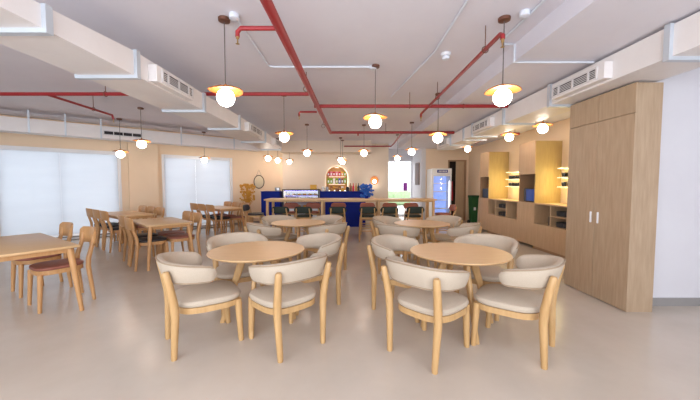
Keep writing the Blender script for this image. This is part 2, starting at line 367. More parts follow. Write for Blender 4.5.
# ---------------------------------------------------------------- pendants
def make_pendant(h):
    # root on the ceiling; globe centre at -h
    t_ = thing('pendant_lamp', '', 'pendant lamp', (0, 0, 0), 0, 'globe pendants with orange discs')
    obj('ceiling_rose', MB().lathe([(.03, -.035), (.052, -.03), (.055, -.006), (.05, 0)], 20), 'canopy_brown', t_)
    obj('cord', MB().tube([(0, 0, -.03), (0, 0, -h+.1)], .0045, 8), 'cord', t_)
    prof = [(.012, -h+.125), (.016, -h+.105), (.05, -h+.1), (.11, -h+.088), (.155, -h+.068), (.158, -h+.062), (.153, -h+.060), (.11, -h+.078), (.05, -h+.086), (.012, -h+.088)]
    n = 32; rings = []
    for q, (r, z) in enumerate(prof):
        rings.append([V((r*math.cos(2*PI*k/n), r*math.sin(2*PI*k/n), z+.010*(r/.168)**2*math.cos(4*PI*k/n))) for k in range(n)])
    obj('lamp_shade', MB().loft(rings), 'orange_disc', t_)
    obj('globe', MB().sphere((0, 0, -h), .080, 24, 16), 'globe', t_)
    return t_
G0 = CE-2.17
PL = [(-1.17, 2.87, G0, CE, 'orange disc globe pendant over the near left round table'),
 (1.43, 2.86, G0, CE, 'large globe pendant with orange disc over the near right round table'),
 (.33, 3.97, G0, CE, 'globe pendant in the middle of the ceiling between the round tables'),
 (-1.13, 5.2, G0, CE, 'globe pendant over the far left round table'),
 (1.5, 5.17, .75, CE, 'globe pendant over the far right round table, in front of the red cross pipe'),
 (-1.1, 7.75, G0, CE, 'small far globe pendant above the left part of the bar table'),
 (.36, 7.8, G0, CE, 'small far globe pendant above the middle of the bar table'),
 (1.53, 7.5, G0, CE, 'small far globe pendant above the right part of the bar table'),
 (1.46, 9.3, G0, CE, 'small globe pendant hanging before the bright far doorway'),
 (-.31, 9.9, G0, CE, 'upper of the two tiny globe pendants before the arched shelf'),
 (-.26, 10.45, G0+.03, CE, 'lower of the two tiny globe pendants before the arched shelf'),
 (-2.54, 9.35, G0, CE, 'first of three small globe pendants above the mirror, nearest the window'),
 (-2.42, 10.1, G0, CE, 'middle of three small globe pendants right of the mirror'),
 (-2.15, 10.7, G0, CE, 'rightmost of three small globe pendants before the display case'),
 (-4.20, 6.1, G0, CE, 'globe pendant before the pilaster between the windows'),
 (-5.38, 7.08, .83, CE, 'small globe pendant at the right corner of the nearest window'),
 (-4.27, 8.85, .82, CE, 'small globe pendant in front of the second window'),
 (3.42, 6.5, .34, SOF, 'globe pendant under the red pipe over the wall cabinets'),
 (3.40, 5.35, .37, SOF, 'globe pendant nearest the wardrobe over the wall cabinets'),
 (3.35, 8.6, .34, SOF, 'farthest globe pendant over the wall cabinets')]
protos = {}
for x, y, h, z, l in PL:
    if h not in protos:
        protos[h] = o = make_pendant(h)
        o.location = (x, y, z); o['label'] = l
    else:
        o = dup(protos[h]); o.location = (x, y, z); o['label'] = l
    o.rotation_euler = (0, 0, x*3)
# wall lamp
t_ = thing('wall_lamp', 'round orange disc wall lamp with a small globe beside the far doorway', 'wall lamp', (.92, YB, 1.53))
obj('lamp_disc', MB().tube([(0, 0, 0), (0, -.03, 0)], .155, 24), 'orange_disc', t_)
obj('globe', MB().sphere((0, -.09, -.05), .06), 'globe', t_)

# ---------------------------------------------------------------- wardrobe
WX, W0, W1 = 2.92, 3.11, 4.03
t_ = thing('wardrobe', 'tall light wood veneer wardrobe with two doors and white handles', 'wardrobe', (0, 0, 0))
obj('carcass', MB().box(WX+.022, W0+.02, 0, 3.215, W1, 2.4), 'wardrobe_wood', t_, smooth=False)
md = (W0+W1)/2
for y0, y1, s in ((W0, md-.002, 1), (md+.002, W1, -1)):
    d = obj('door', MB().box(WX, y0, .012, WX+.02, y1, 2.09, .002), 'wardrobe_wood', t_, smooth=False)
    yy = (y1-.05) if s == 1 else (y0+.05)
    obj('handle', MB().box(WX-.012, yy-.010, .90, WX, yy+.010, 1.03, .003), 'white_frame', d)
    obj('upper_door', MB().box(WX, y0, 2.095, WX+.02, y1, 2.4, .002), 'wardrobe_wood', t_, smooth=False)

# ---------------------------------------------------------------- wall cabinets on the right
FX, BXX = 3.9, XR-.003
def tall_cabinet(y0, y1, label):
    r = thing('tall_cabinet', label, 'cabinet', (0, 0, 0))
    m = MB()
    m.box(FX+.02, y1-.02, 0, BXX, y1, 2.28)
    obj('side_panel', MB().box(FX+.02, y0, 0, BXX, y0+.02, 2.28), 'cab_gold', r, smooth=False)
    m.box(FX+.02, y0+.02, 2.26, BXX, y1-.02, 2.28); m.box(BXX-.02, y0+.02, .0, BXX, y1-.02, 2.26)
    obj('carcass', m, 'cab_inner', r, smooth=False)
    obj('shelf', MB().box(FX+.02, y0+.02, .95, BXX-.02, y1-.02, .975), 'cab_inner', r, smooth=False)
    obj('shelf', MB().box(FX+.02, y0+.02, 1.58, BXX-.02, y1-.02, 1.60), 'cab_inner', r, smooth=False)
    d = obj('door', MB().box(FX, y0, .06, FX+.02, y1, .97, .002), 'cab_wood', r, smooth=False)
    d = obj('door', MB().box(FX, y0, 1.585, FX+.02, y1, 2.28, .002), 'cab_wood', r, smooth=False)
    return r
tall_cabinet(8.48, 9.05, 'tall wall cabinet farthest from the wardrobe with a dark niche')
tall_cabinet(6.36, 6.96, 'tall wall cabinet nearer the wardrobe with a blue lit appliance in its niche')
def low_cabinet(y0, y1, splits, label, mids=()):
    r = thing('low_cabinet', label, 'cabinet', (0, 0, 0))
    obj('door_panel', MB().box(FX, y0+.002, .06, FX+.02, y1-.002, .54, .002), 'cab_wood', r, smooth=False)
    obj('plinth', MB().box(FX+.03, y0+.002, 0, FX+.05, y1-.002, .06), 'cab_inner', r, smooth=False)
    obj('worktop', MB().box(FX, y0+.002, .945, BXX, y1-.002, .97), 'cab_wood', r, smooth=False)
    m = MB(); m.box(FX+.02, y0+.002, .52, BXX-.02, y1-.002, .54); m.box(BXX-.02, y0+.002, .06, BXX, y1-.002, .945)
    for s in splits: m.box(FX, s-.012, .54, BXX-.02, s+.012, .945)
    obj('carcass', m, 'cab_wood', r, smooth=False)
    for a, b in mids: obj('shelf', MB().box(FX, a+.012, .735, BXX-.02, b-.012, .75), 'cab_wood', r, smooth=False)
    return r
low_cabinet(6.96, 8.48, (6.98, 7.48, 8.05, 8.46), 'low open shelf unit between the two tall cabinets', ((7.48, 8.05),))
low_cabinet(4.5, 6.36, (4.52, 5.2, 5.82, 6.34), 'low open shelf unit next to the wardrobe', ((5.2, 5.82),))
# wall shelves with led, things on them
def wall_shelf(y0, y1, z, label):
    r = thing('wall_shelf', label, 'shelf', (0, 0, 0), 0, 'lit wall shelves')
    obj('board', MB().box(XR-.2, y0, z, XR-.002, y1, z+.02), 'white_plain', r, smooth=False)
    obj('led_strip', MB().box(XR-.06, y0+.02, z-.008, XR-.04, y1-.02, z), 'led_warm', r, smooth=False)
    return r
sh = [(6.98, 8.25), (4.6, 6.2)]
names = ['lit wall shelf', 'lit wall shelf']
for i, (a, b) in enumerate(sh):
    for j, z in enumerate((1.30, 1.49, 1.68)):
        wall_shelf(a, b, z, '%s lit white wall shelf %s' % (('lowest', 'middle', 'highest')[j], ('between the tall cabinets', 'next to the wardrobe')[i]))
    # lamp of the led strips
    for zz in (1.62, 1.42, 1.2):
        for yy in (b-.12, (a+b)/2, a+.2):
            l_ = bpy.data.lights.new('led_wash', 'POINT'); l_.energy = 1.0; l_.color = (1, .82, .36); l_.shadow_soft_size = .03
            o_ = bpy.data.objects.new('led_wash', l_); C.objects.link(o_); o_.location = (XR-.24, yy, zz)
def cup(dark=True):
    o = obj('cup', MB().lathe([(.026, 0), (.042, .006), (.046, .05), (.046, .095), (.042, .095), (.04, .02), (.022, .015)], 14), 'glass_dark')
    return tag(o, 'dark cup standing upside down on a lit wall shelf', 'cup', 'dark cups on the wall shelves')
c0 = cup(); first = True
cups = []
for i, (a, b) in enumerate(sh):
    for j, z in enumerate((1.32, 1.51)):
        y = (8.15, 6.1)[i]; 
        for k in range(7 if i == 0 else 8):
            o = c0 if first else c0.copy()
            if not first: C.objects.link(o)
            first = False
            o.location = (XR-.12, y-k*.15, z)
            o['label'] = '%s dark cup from the far end on the %s lit shelf %s' % (('first', 'second', 'third', 'fourth', 'fifth', 'sixth', 'seventh', 'eighth')[k], ('lowest', 'middle')[j], ('between the tall cabinets', 'next to the wardrobe')[i])
            o['group'] = 'dark cups on the %s shelf %s' % (('lowest', 'middle')[j], ('between the cabinets', 'by the wardrobe')[i])
# appliances in the niches
def microwave(loc, w_, d_, h_, label, screen):
    r = thing('microwave', label, 'microwave', loc)
    obj('body', MB().box(-d_/2, -w_/2, 0.01, d_/2, w_/2, h_, .01), 'black', r, smooth=False)
    obj('door_glass', MB().box(-d_/2-.008, -w_/2+.02, .03, -d_/2, w_/2-.1, h_-.02), screen, r, smooth=False)
    obj('control_panel', MB().box(-d_/2-.006, w_/2-.09, .03, -d_/2, w_/2-.015, h_-.02), 'charcoal', r, smooth=False)
    obj('foot', MB().box(-d_/2+.03, -w_/2+.03, 0, d_/2-.03, w_/2-.03, .012), 'black', r, smooth=False)
microwave((4.13, 6.62, .975), .42, .34, .30, 'microwave with blue reflecting door in the nearer cabinet niche', 'screen_blue')
microwave((4.13, 8.76, .975), .42, .34, .27, 'black microwave in the farther cabinet niche', 'black')
# dark items in the open shelves
def stack(y, z, n, label, kind='plate'):
    for k in range(n):
        o = obj(kind, MB().lathe([(.05, 0), (.10, .008), (.115, .022), (.11, .022), (.05, .008)], 18), 'charcoal', loc=(FX+.17, y, z+k*.016))
        tag(o, label, kind, label+' group')
def bowl_item(name, y, z, label, prof, m, x=FX+.16):
    o = obj(name, MB().lathe(prof, 18), m, loc=(x, y, z)); return tag(o, label, name.replace('_', ' '))
canp = [(.05, 0), (.085, .005), (.09, .15), (.06, .19), (.03, .2)]
lowp = [(.06, 0), (.1, .01), (.105, .09), (.09, .1)]
bowl_item('canister', 8.16, .54, 'dark canister alone in the far compartment of the farther shelf unit', canp, 'black')
for k, y in enumerate((7.58, 7.76, 7.94)):
    bowl_item('bowl', y, .54, ('near', 'middle', 'far')[k]+' dark bowl on the lower level of the farther shelf unit', lowp, 'charcoal')
    bowl_item('bowl', y, .75, ('near', 'middle', 'far')[k]+' dark bowl on the upper level of the farther shelf unit', lowp, 'charcoal')
bowl_item('canister', 7.1, .54, 'tall dark canister in the near compartment of the farther shelf unit', [(.06, 0), (.07, .01), (.07, .22), (.04, .26)], 'black')
bowl_item('canister', 5.93, .54, 'dark canister in the far compartment of the shelf unit by the wardrobe', [(.08, 0), (.1, .01), (.1, .17), (.06, .2)], 'black')
for k, y in enumerate((5.3, 5.5, 5.7)):
    bowl_item('bowl', y, .54, ('near', 'middle', 'far')[k]+' dark bowl on the lower level of the shelf unit by the wardrobe', lowp, 'charcoal')
    bowl_item('bowl', y, .75, ('near', 'middle', 'far')[k]+' dark bowl on the upper level of the shelf unit by the wardrobe', lowp, 'charcoal')

# ---------------------------------------------------------------- furniture builders
def outline(wf, wb, d0, d1, n=40, e=3.2):
    # superellipse-like seat outline, wf/wb half widths front/back
    pts = []
    for k in range(n):
        a = 2*PI*k/n; c, s = math.cos(a), math.sin(a)
        x = math.copysign(abs(c)**(2/e), c); y = math.copysign(abs(s)**(2/e), s)
        yy = (d0+d1)/2+(d1-d0)/2*y; f = (yy-d0)/(d1-d0)
        pts.append((x*(wb+(wf-wb)*f), yy))
    return pts
def pad(mb, pts, z0, z1, crown=.0, r=.02, shrink=.0):
    cx_ = sum(p[0] for p in pts)/len(pts); cy_ = sum(p[1] for p in pts)/len(pts)
    def ring(s, z): return [V((cx_+(x-cx_)*s, cy_+(y-cy_)*s, z)) for x, y in pts]
    q = r/.25
    rings = [ring(1-q, z0), ring(1-q*.3, z0+r*.3), ring(1, z0+r), ring(1, z1-r), ring(1-q*.3, z1-r*.3), ring(1-q, z1), ring(.5, z1+crown), ring(.02, z1+crown*1.3)]
    mb.loft(rings); return mb
def band(n=36, zc_=.0):
    """curved upholstered back that wraps into short arms; rings of its section along the plan curve"""
    rings = []; M = 14
    A = 1.66
    for i in range(n+1):
        u = -1+2*i/n; a = u*A                              # angle from the back centre
        e = 2.7
        s_, c_ = math.sin(a), -math.cos(a)
        den = (abs(s_/.28)**e+abs(c_/.30)**e)**(-1/e)
        px, py = s_*den, c_*den
        if a > PI/2 or a < -PI/2: px = math.copysign(.28*(1-.10*(abs(a)-PI/2)), a); py = .30*math.tan(abs(a)-PI/2)*1.05
        k = abs(u)
        h = .19-.06*k**2
        zc2 = .668-.028*k**2+.012*(1-k**2)**2
        th = .034
        # round off the arm tips
        end = min(1, math.sqrt(max(0, 1-max(0, (k-.88)/.12)**2))) if k > .88 else 1
        end = max(end, .12)
        nx, ny = V((px/.275**2, (py if py < 0 else py*.2)/.27**2)).normalized()
        ring = []
        for j in range(M):
            t = 2*PI*j/M; cs, sn = math.cos(t), math.sin(t)
            ee = 3.0
            ox = math.copysign(abs(cs)**(2/ee), cs)*th*end; oz = math.copysign(abs(sn)**(2/ee), sn)*h/2*(.3+.7*end)
            lean = (oz+.02)*.30
            ring.append(V((px+nx*(ox+lean), py+ny*(ox+lean), zc2+oz)))
        rings.append(ring)
    return rings
def make_armchair():
    t_ = thing('upholstered_armchair', '', 'chair', (0, 0, 0), 0, 'beige armchairs round the round tables')
    seat = outline(.272, .235, -.245, .265)
    obj('seat', pad(MB(), seat, .375, .435, .012, .028), 'fabric_beige', t_)
    fr = [(x*.965, y*.965) for x, y in seat]
    obj('seat_frame', MB().prism(fr, .33, .377), 'oak_leg', t_)
    R = band()
    bk = obj('backrest', MB().loft(R), 'fabric_beige', t_)
    for j in (2, 12):
        obj('piping', MB().tube([R[i][j]*1.006 for i in range(1, len(R)-1)], .0055, 6), 'piping', bk)
    for s in (-1, 1):
        obj('leg', MB().tube([(s*.205, .235, 0), (s*.205, .232, .03), (s*.20, .215, .35), (s*.20, .214, .37)], [.021, .023, .03, .03], 12), 'oak_leg', t_)
        obj('leg', MB().tube([(s*.205, -.275, 0), (s*.205, -.274, .03), (s*.218, -.262, .34), (s*.221, -.268, .44), (s*.230, -.298, .60), (s*.236, -.318, .69), (s*.236, -.320, .702)], [.021, .023, .030, .031, .028, .025, .018], 12), 'oak_leg', t_)
    return t_
ac = make_armchair()
def armchair(x, y, fx, fy, label):
    place(ac, used, (x, y, 0), face(fx, fy), label)
def make_round_table():
    t_ = thing('round_table', '', 'table', (0, 0, 0), 0, 'round oak tables')
    R = .457
    obj('tabletop', MB().lathe([(R-.03, .69), (R-.004, .703), (R, .709), (R-.003, .715), (.01, .715)], 72), 'oak', t_)
    obj('mounting_block', MB().box(-.16, -.03, .655, .16, .03, .69).box(-.03, -.16, .655, .03, .16, .69), 'oak_leg', t_, smooth=False)
    for k in range(4):
        a = k*PI/2+.12; d = V((math.cos(a), math.sin(a), 0)); p = V((-d.y, d.x, 0)); rings = []
        for z, rad, wn, wt in ((0, .345, .022, .017), (.02, .342, .024, .018), (.66, .135, .040, .02), (.68, .13, .040, .02)):
            c = d*rad+V((0, 0, z))
            rings.append([c+d*wn*math.copysign(abs(math.cos(q))**.5, math.cos(q))+p*wt*math.copysign(abs(math.sin(q))**.5, math.sin(q)) for q in [2*PI*(i+.5)/12 for i in range(12)]])
        obj('leg', MB().loft(rings), 'oak_leg', t_)
    return t_
rt = make_round_table()
RT = [(1.04, 2.84, 'round oak table at the front right'), (-.91, 2.93, 'round oak table at the front left'),
      (-.88, 5.1, 'round oak table in the second row, left, before the bar table'), (1.2, 5.0, 'round oak table in the second row, right, before the bar table')]
for x, y, l in RT: place(rt, used, (x, y, 0), 0, l)
AC = [(.665, 2.43, .72, .69, 'beige armchair seen from behind at the front left of the front right table'),
 (1.355, 2.48, -.76, .65, 'beige armchair at the front right of the front right table, nearest the wardrobe'),
 (.60, 3.20, .8, -.6, 'beige armchair behind the front right table on its left side'),
 (1.45, 3.24, -.62, -.78, 'beige armchair behind the front right table on its right side'),
 (-1.26, 2.58, .8, .6, 'leftmost beige armchair at the front of the front left table'),
 (-.57, 2.57, -.68, .73, 'beige armchair seen from behind at the front right of the front left table'),
 (-1.24, 3.33, .5, -.87, 'beige armchair behind the front left table on its left side'),
 (-.47, 3.36, -.84, -.54, 'beige armchair behind the front left table on its right side'),
 (-1.25, 4.72, .75, .66, 'beige armchair before the second row left table, its left one'),
 (-.42, 4.76, -.75, .66, 'beige armchair before the second row left table, its right one'),
 (-1.25, 5.5, .7, -.7, 'beige armchair behind the second row left table, its left one'),
 (-.5, 5.52, -.6, -.8, 'beige armchair behind the second row left table, its right one'),
 (.78, 4.62, .6, .8, 'beige armchair before the second row right table, its left one'),
 (1.65, 4.68, -.8, .6, 'beige armchair before the second row right table, its right one'),
 (.78, 5.4, .8, -.6, 'beige armchair behind the second row right table, its left one'),
 (1.66, 5.45, -.7, -.7, 'beige armchair behind the second row right table, its right one')]
for a in AC: armchair(*a)

# wooden side chairs and rectangular tables on the left
def make_side_chair(padm):
    t_ = thing('wooden_dining_chair', '', 'chair', (0, 0, 0))
    seat = outline(.225, .20, -.2, .23)
    obj('seat_cushion', pad(MB(), seat, .43, .468, .006, .02), padm, t_)
    obj('seat_frame', MB().prism([(x*.97, y*.97) for x, y in seat], .385, .432), 'chair_wood', t_)
    rings = []
    n = 14
    for i in range(n+1):
        u = -1+2*i/n; x = u*.222; y = -.262-.045*(1-u*u)
        e = max(.5, math.sqrt(1-max(0, (abs(u)-.86)/.14)**2)) if abs(u) > .86 else 1
        h = (.095)*(.55+.45*e); t = .013
        zc_ = .738+.006*(1-u*u)
        rings.append([V((x, y+t*cy_+(-.10*sz*h), zc_+sz*h)) for cy_, sz in ((1, -.85), (1, .85), (.5, 1), (-.5, 1), (-1, .85), (-1, -.85), (-.5, -1), (.5, -1))])
    obj('backrest', MB().loft(rings), 'chair_wood', t_)
    for s in (-1, 1):
        obj('leg', MB().tube([(s*.205, .215, 0), (s*.19, .195, .40)], [.017, .024], 10), 'chair_wood', t_)
        obj('leg', MB().tube([(s*.20, -.245, 0), (s*.19, -.205, .40), (s*.185, -.212, .5), (s*.172, -.262, .68), (s*.172, -.272, .76)], [.017, .024, .025, .021, .016], 10), 'chair_wood', t_)
    return t_
sb = make_side_chair('pad_black'); sn = make_side_chair('pad_brown')
def make_rect_table(L, label):
    # long side local Y, short local X; origin at near-left corner (table extends +x, +y)
    t_ = thing('dining_table', label, 'table', (0, 0, 0), 0, 'rectangular wooden tables by the windows')
    W = .7
    obj('tabletop', MB().box(0, 0, .69, W, L, .715, .006), 'oak', t_)
    a = .06
    obj('apron', MB().box(a, a, .64, W-a, a+.02, .69).box(a, L-a-.02, .64, W-a, L-a, .69).box(a, a+.02, .64, a+.02, L-a-.02, .69).box(W-a-.02, a+.02, .64, W-a, L-a-.02, .69), 'chair_wood', t_, smooth=False)
    for x in (.07, W-.07):
        for y in (.07, L-.07):
            dx = -.06 if x < .3 else .06; dy = -.06 if y < .3 else .06
            obj('leg', MB().tube([(x+dx, y+dy, 0), (x, y, .689)], [.019, .032], 12), 'chair_wood', t_)
    return t_
def unit(a, b): return V((a, b)).normalized()
tabs = [((-3.25, 2.58), 1.5, unit(-.84, .54), 'wooden table cut off by the left edge, nearest of the window tables', [('right', 2, 'brown')], 'the nearest window table'),
        ((-3.17, 4.64), 1.2, unit(-.72, .69), 'wooden table in the second place along the windows', [('left', 2, 'black'), ('right', 2, 'brown')], 'the second window table'),
        ((-4.66, 6.0), 1.5, unit(-.80, .60), 'wooden table standing before the pilaster', [('left', 3, 'black'), ('right', 3, 'brown')], 'the pilaster table'),
        ((-3.40, 7.85), 1.5, unit(-.76, .65), 'wooden table before the second window near the dried flowers', [('left', 3, 'black'), ('right', 3, 'brown')], 'the table by the dried flowers')]
ordn = {2: ('nearer', 'farther'), 3: ('nearest', 'middle', 'farthest')}
for (ox, oy), L, ldir, label, rows, tn in tabs:
    sdir = V((ldir.y, -ldir.x))
    r = make_rect_table(L, label); r.location = (ox, oy, 0); r.rotation_euler = (0, 0, math.atan2(ldir.y, ldir.x)-PI/2)
    for side, n, colr in rows:
        for k in range(n):
            lp = {2: (.32, .84), 3: (.25, .76, 1.27)}[n][k]
            off = -.11
            if 'nearest w' in tn: lp = (.50, 1.3)[k]; off = -.06
            if side == 'left': p = V((ox, oy))+ldir*lp-sdir*off; f = sdir
            else: p = V((ox, oy))+ldir*lp+sdir*(.7+off); f = -sdir
            pr = sb if colr == 'black' else sn
            place(pr, used, (p.x, p.y, 0), face(f.x, f.y), '%s %s seated wooden chair, %s side of %s' % (ordn[n][k], colr, side, tn), 'wooden chairs at '+tn)

# ---------------------------------------------------------------- bar table and stools
t_ = thing('bar_table', 'long high wooden bar table with stools in front of the blue counter', 'table', (0, 7.75, 0))
obj('tabletop', MB().box(-2.13, -.35, .965, 2.15, .35, 1.0, .005), 'oak', t_)
obj('apron', MB().box(-2.05, -.29, .93, 2.07, -.27, .965).box(-2.05, .27, .93, 2.07, .29, .965), 'oak_leg', t_, smooth=False)
for x in (-2.06, -.7, .72, 2.08):
    for y in (-.28, .28): obj('leg', MB().box(x-.03, y-.03, 0, x+.03, y+.03, .965, .006), 'oak_leg', t_)
def make_stool(m):
    t_ = thing('bar_stool', '', 'stool', (0, 0, 0))
    seat = outline(.20, .18, -.18, .2)
    obj('seat_cushion', pad(MB(), seat, .575, .625, .008, .022), m, t_)
    obj('seat_frame', MB().prism([(x*.96, y*.96) for x, y in seat], .535, .577), 'oak_leg', t_)
    rings = []; n = 18
    for i in range(n+1):
        u = -1+2*i/n; x = u*.215; y = -.225-.05*(1-u*u)
        e = max(.12, math.sqrt(max(0, 1-max(0, (abs(u)-.55)/.45)**2.4)))
        M = 12; ring = []
        for j in range(M):
            q = 2*PI*j/M; cs, sn_ = math.cos(q), math.sin(q)
            ring.append(V((x, y+math.copysign(abs(cs)**.7, cs)*.024*(.4+.6*e)-.1*sn_*.08, .76+math.copysign(abs(sn_)**.7, sn_)*.085*e)))
        rings.append(ring)
    obj('backrest', MB().loft(rings), m, t_)
    for s in (-1, 1):
        obj('leg', MB().tube([(s*.2, .2, 0), (s*.165, .165, .55)], [.014, .02], 10), 'oak_leg', t_)
        obj('leg', MB().tube([(s*.2, -.235, 0), (s*.17, -.19, .55), (s*.16, -.235, .66), (s*.15, -.298, .80)], [.014, .02, .018, .014], 10), 'oak_leg', t_)
        obj('stretcher', MB().tube([(s*.187, .187, .2), (s*.19, -.22, .2)], .011, 8), 'oak_leg', t_)
    obj('footrest', MB().tube([(-.185, .183, .26), (.185, .183, .26)], .012, 8), 'oak_leg', t_)
    obj('footrest', MB().tube([(-.187, -.217, .26), (.187, -.217, .26)], .012, 8).tube([(-.187, -.215, .36), (.187, -.215, .36)], .010, 8), 'oak_leg', t_)
    return t_
sg = make_stool('pad_green'); st = make_stool('pad_terracotta'); sk = make_stool('pad_black')
nth = ('first', 'second', 'third', 'fourth', 'fifth', 'sixth')
for k, px in enumerate((280, 303, 337.5, 368, 389.5, 415.5)):
    place(sg, used, ((px-350)/300*7.05, 7.28, 0), face(0, 1), '%s green backed stool from the left, near side of the bar table' % nth[k], 'green stools on the near side of the bar table')
for k, px in enumerate((291, 313, 338.5, 367.5, 390, 411)):
    place(st, used, ((px-350)/300*8.5, 8.28, 0), face(0, -1), '%s terracotta backed stool from the left, far side of the bar table' % nth[k], 'terracotta stools on the far side of the bar table')
place(sk, used, (-2.45, 7.75, 0), face(1, 0), 'black padded stool at the left end of the bar table')
place(st, used, (2.42, 7.75, 0), face(-1, 0), 'terracotta padded stool at the right end of the bar table')

# ---------------------------------------------------------------- bar counter, display case
YC = 9.64
t_ = thing('bar_counter', 'long blue bar counter below the arched shelf', 'counter')
obj('front_panel', MB().box(-.96, YC, 0, .5, YC+.04, 1.12), 'blue_panel', t_, smooth=False)
obj('counter_side', MB().box(.46, YC+.04, 0, .50, YC+.6, 1.12).box(-.96, YC+.04, 0, -.92, YC+.6, 1.12), 'blue_panel', t_, smooth=False)
obj('countertop', MB().box(-.97, YC-.02, 1.12, .56, YC+.62, 1.145, .003), 'blue_panel', t_)
t_ = thing('bar_counter', 'short blue counter block at the left end of the bar', 'counter')
obj('front_panel', MB().box(-2.86, YC, 0, -2.26, YC+.04, 1.12), 'blue_panel', t_, smooth=False)
obj('counter_side', MB().box(-2.86, YC+.04, 0, -2.82, YC+.6, 1.12).box(-2.3, YC+.04, 0, -2.26, YC+.6, 1.12), 'blue_panel', t_, smooth=False)
obj('countertop', MB().box(-2.87, YC-.02, 1.12, -2.25, YC+.62, 1.145, .003), 'blue_panel', t_)
x0, x1 = -2.18, -1.0
t_ = thing('display_case', 'glass food display case with violet lights between the blue counters', 'display case')
obj('base', MB().box(x0, YC, 0, x1, YC+.6, .62, .01), 'steel', t_, smooth=False)
f = MB()
for x in (x0, x1-.03):
    for y in (YC, YC+.57): f.box(x, y, .62, x+.03, y+.03, 1.2)
f.box(x0, YC, 1.17, x1, YC+.6, 1.21); obj('frame', f, 'charcoal', t_, smooth=False)
obj('back_panel', MB().box(x0+.03, YC+.57, .62, x1-.03, YC+.59, 1.17), 'white_plain', t_, smooth=False)
obj('front_glass', MB().box(x0+.03, YC+.01, .62, x1-.03, YC+.018, 1.17), 'clear_glass', t_, smooth=False)
for z in (.82, 1.0):
    s_ = obj('shelf', MB().box(x0+.03, YC+.08, z, x1-.03, YC+.55, z+.012), 'steel', t_, smooth=False)
    obj('led_strip', MB().box(x0+.06, YC+.08, z-.012, x1-.06, YC+.1, z), 'led_violet', s_, smooth=False)
s_ = obj('light_bar', MB().box(x0+.06, YC+.05, 1.15, x1-.06, YC+.08, 1.168), 'led_violet', t_, smooth=False)
k = 0
pk = ['tan_pack', 'white_plain', 'brown_pack', 'pink_pack', 'yellow_pack', 'tan_pack', 'white_plain', 'brown_pack']
rowname = {.62: 'bottom level', .832: 'middle shelf', 1.012: 'top shelf'}
for z in (.62, .832, 1.012):
    for q in range(6):
        o = obj('cake', MB().lathe([(.05, 0), (.055, .01), (.052, .055), (.03, .07)], 14), pk[(k*3+q) % 8], loc=(x0+.14+q*.18, YC+.28, z)); k += 1
        tag(o, '%s small cake from the left on the %s of the glass display case' % (('first', 'second', 'third', 'fourth', 'fifth', 'sixth')[q], rowname[z]), 'cake', 'cakes on the %s of the display case' % rowname[z])
tag(obj('box', MB().box(-1.30, YC+.15, 1.21, -1.1, YC+.35, 1.36, .005), 'yellow_pack'), 'yellow box standing on the display case', 'box')
tag(obj('napkin_holder', MB().box(-2.45, YC+.12, 1.145, -2.30, YC+.27, 1.27, .01), 'steel'), 'grey napkin holder on the left blue counter', 'napkin holder')
# on the bar counter
bot = [(.03, 0), (.036, .005), (.036, .15), (.014, .2), (.012, .26), (.016, .265)]
jar = [(.05, 0), (.055, .01), (.055, .12), (.04, .13), (.045, .15)]
its = [(-.90, jar, 'white_plain', 'jar', 'white jar at the left end of the bar counter'), (-.76, jar, 'steel', 'jar', 'grey jar beside the white jar on the bar counter'),
 (-.6, [(.06, 0), (.07, .01), (.07, .05), (.05, .06)], 'tan_pack', 'pastry', 'tan pastry under the arch on the bar counter'), (-.42, [(.06, 0), (.07, .01), (.07, .07), (.05, .09)], 'brown_pack', 'pastry', 'brown pastry under the arch on the bar counter'),
 (-.25, [(.05, 0), (.06, .01), (.06, .09), (.05, .1)], 'yellow_pack', 'jar', 'yellow jar right below the arched shelf'), (-.08, jar, 'charcoal', 'jar', 'dark jar left of the bottles on the bar counter'),
 (.02, bot, 'brown_pack', 'bottle', 'brown bottle, leftmost on the bar counter'), (.11, bot, 'red_pack', 'bottle', 'red bottle on the bar counter'), (.2, bot, 'tan_pack', 'bottle', 'amber bottle on the bar counter'), (.28, bot, 'charcoal', 'bottle', 'dark bottle next to the blue bouquet')]
for x, prof, m, n_, l in its: tag(obj(n_, MB().lathe(prof, 14), m, loc=(x, YC+.3, 1.145)), l, n_)
# blue bouquet
t_ = thing('bouquet', 'bright blue leafy bouquet in a blue vase standing on the bar table', 'bouquet', (.43, 7.85, 1.0))
obj('vase', MB().lathe([(.035, 0), (.06, .02), (.05, .08), (.03, .1)], 16), 'blue_panel', t_)
m = MB(); m2 = MB()
for k in range(80):
    a = random.uniform(0, 2*PI); rr = random.uniform(.02, .19); zz = random.uniform(.04, .36); p = V((rr*math.cos(a), rr*math.sin(a), zz))
    m.sphere(p, random.uniform(.024, .038), 7, 5); m2.tube([(0, 0, .05), p], .003, 4)
obj('flowers', m, 'leaf_blue', t_)['kind'] = 'stuff'; obj('stems', m2, 'leaf_blue', t_)
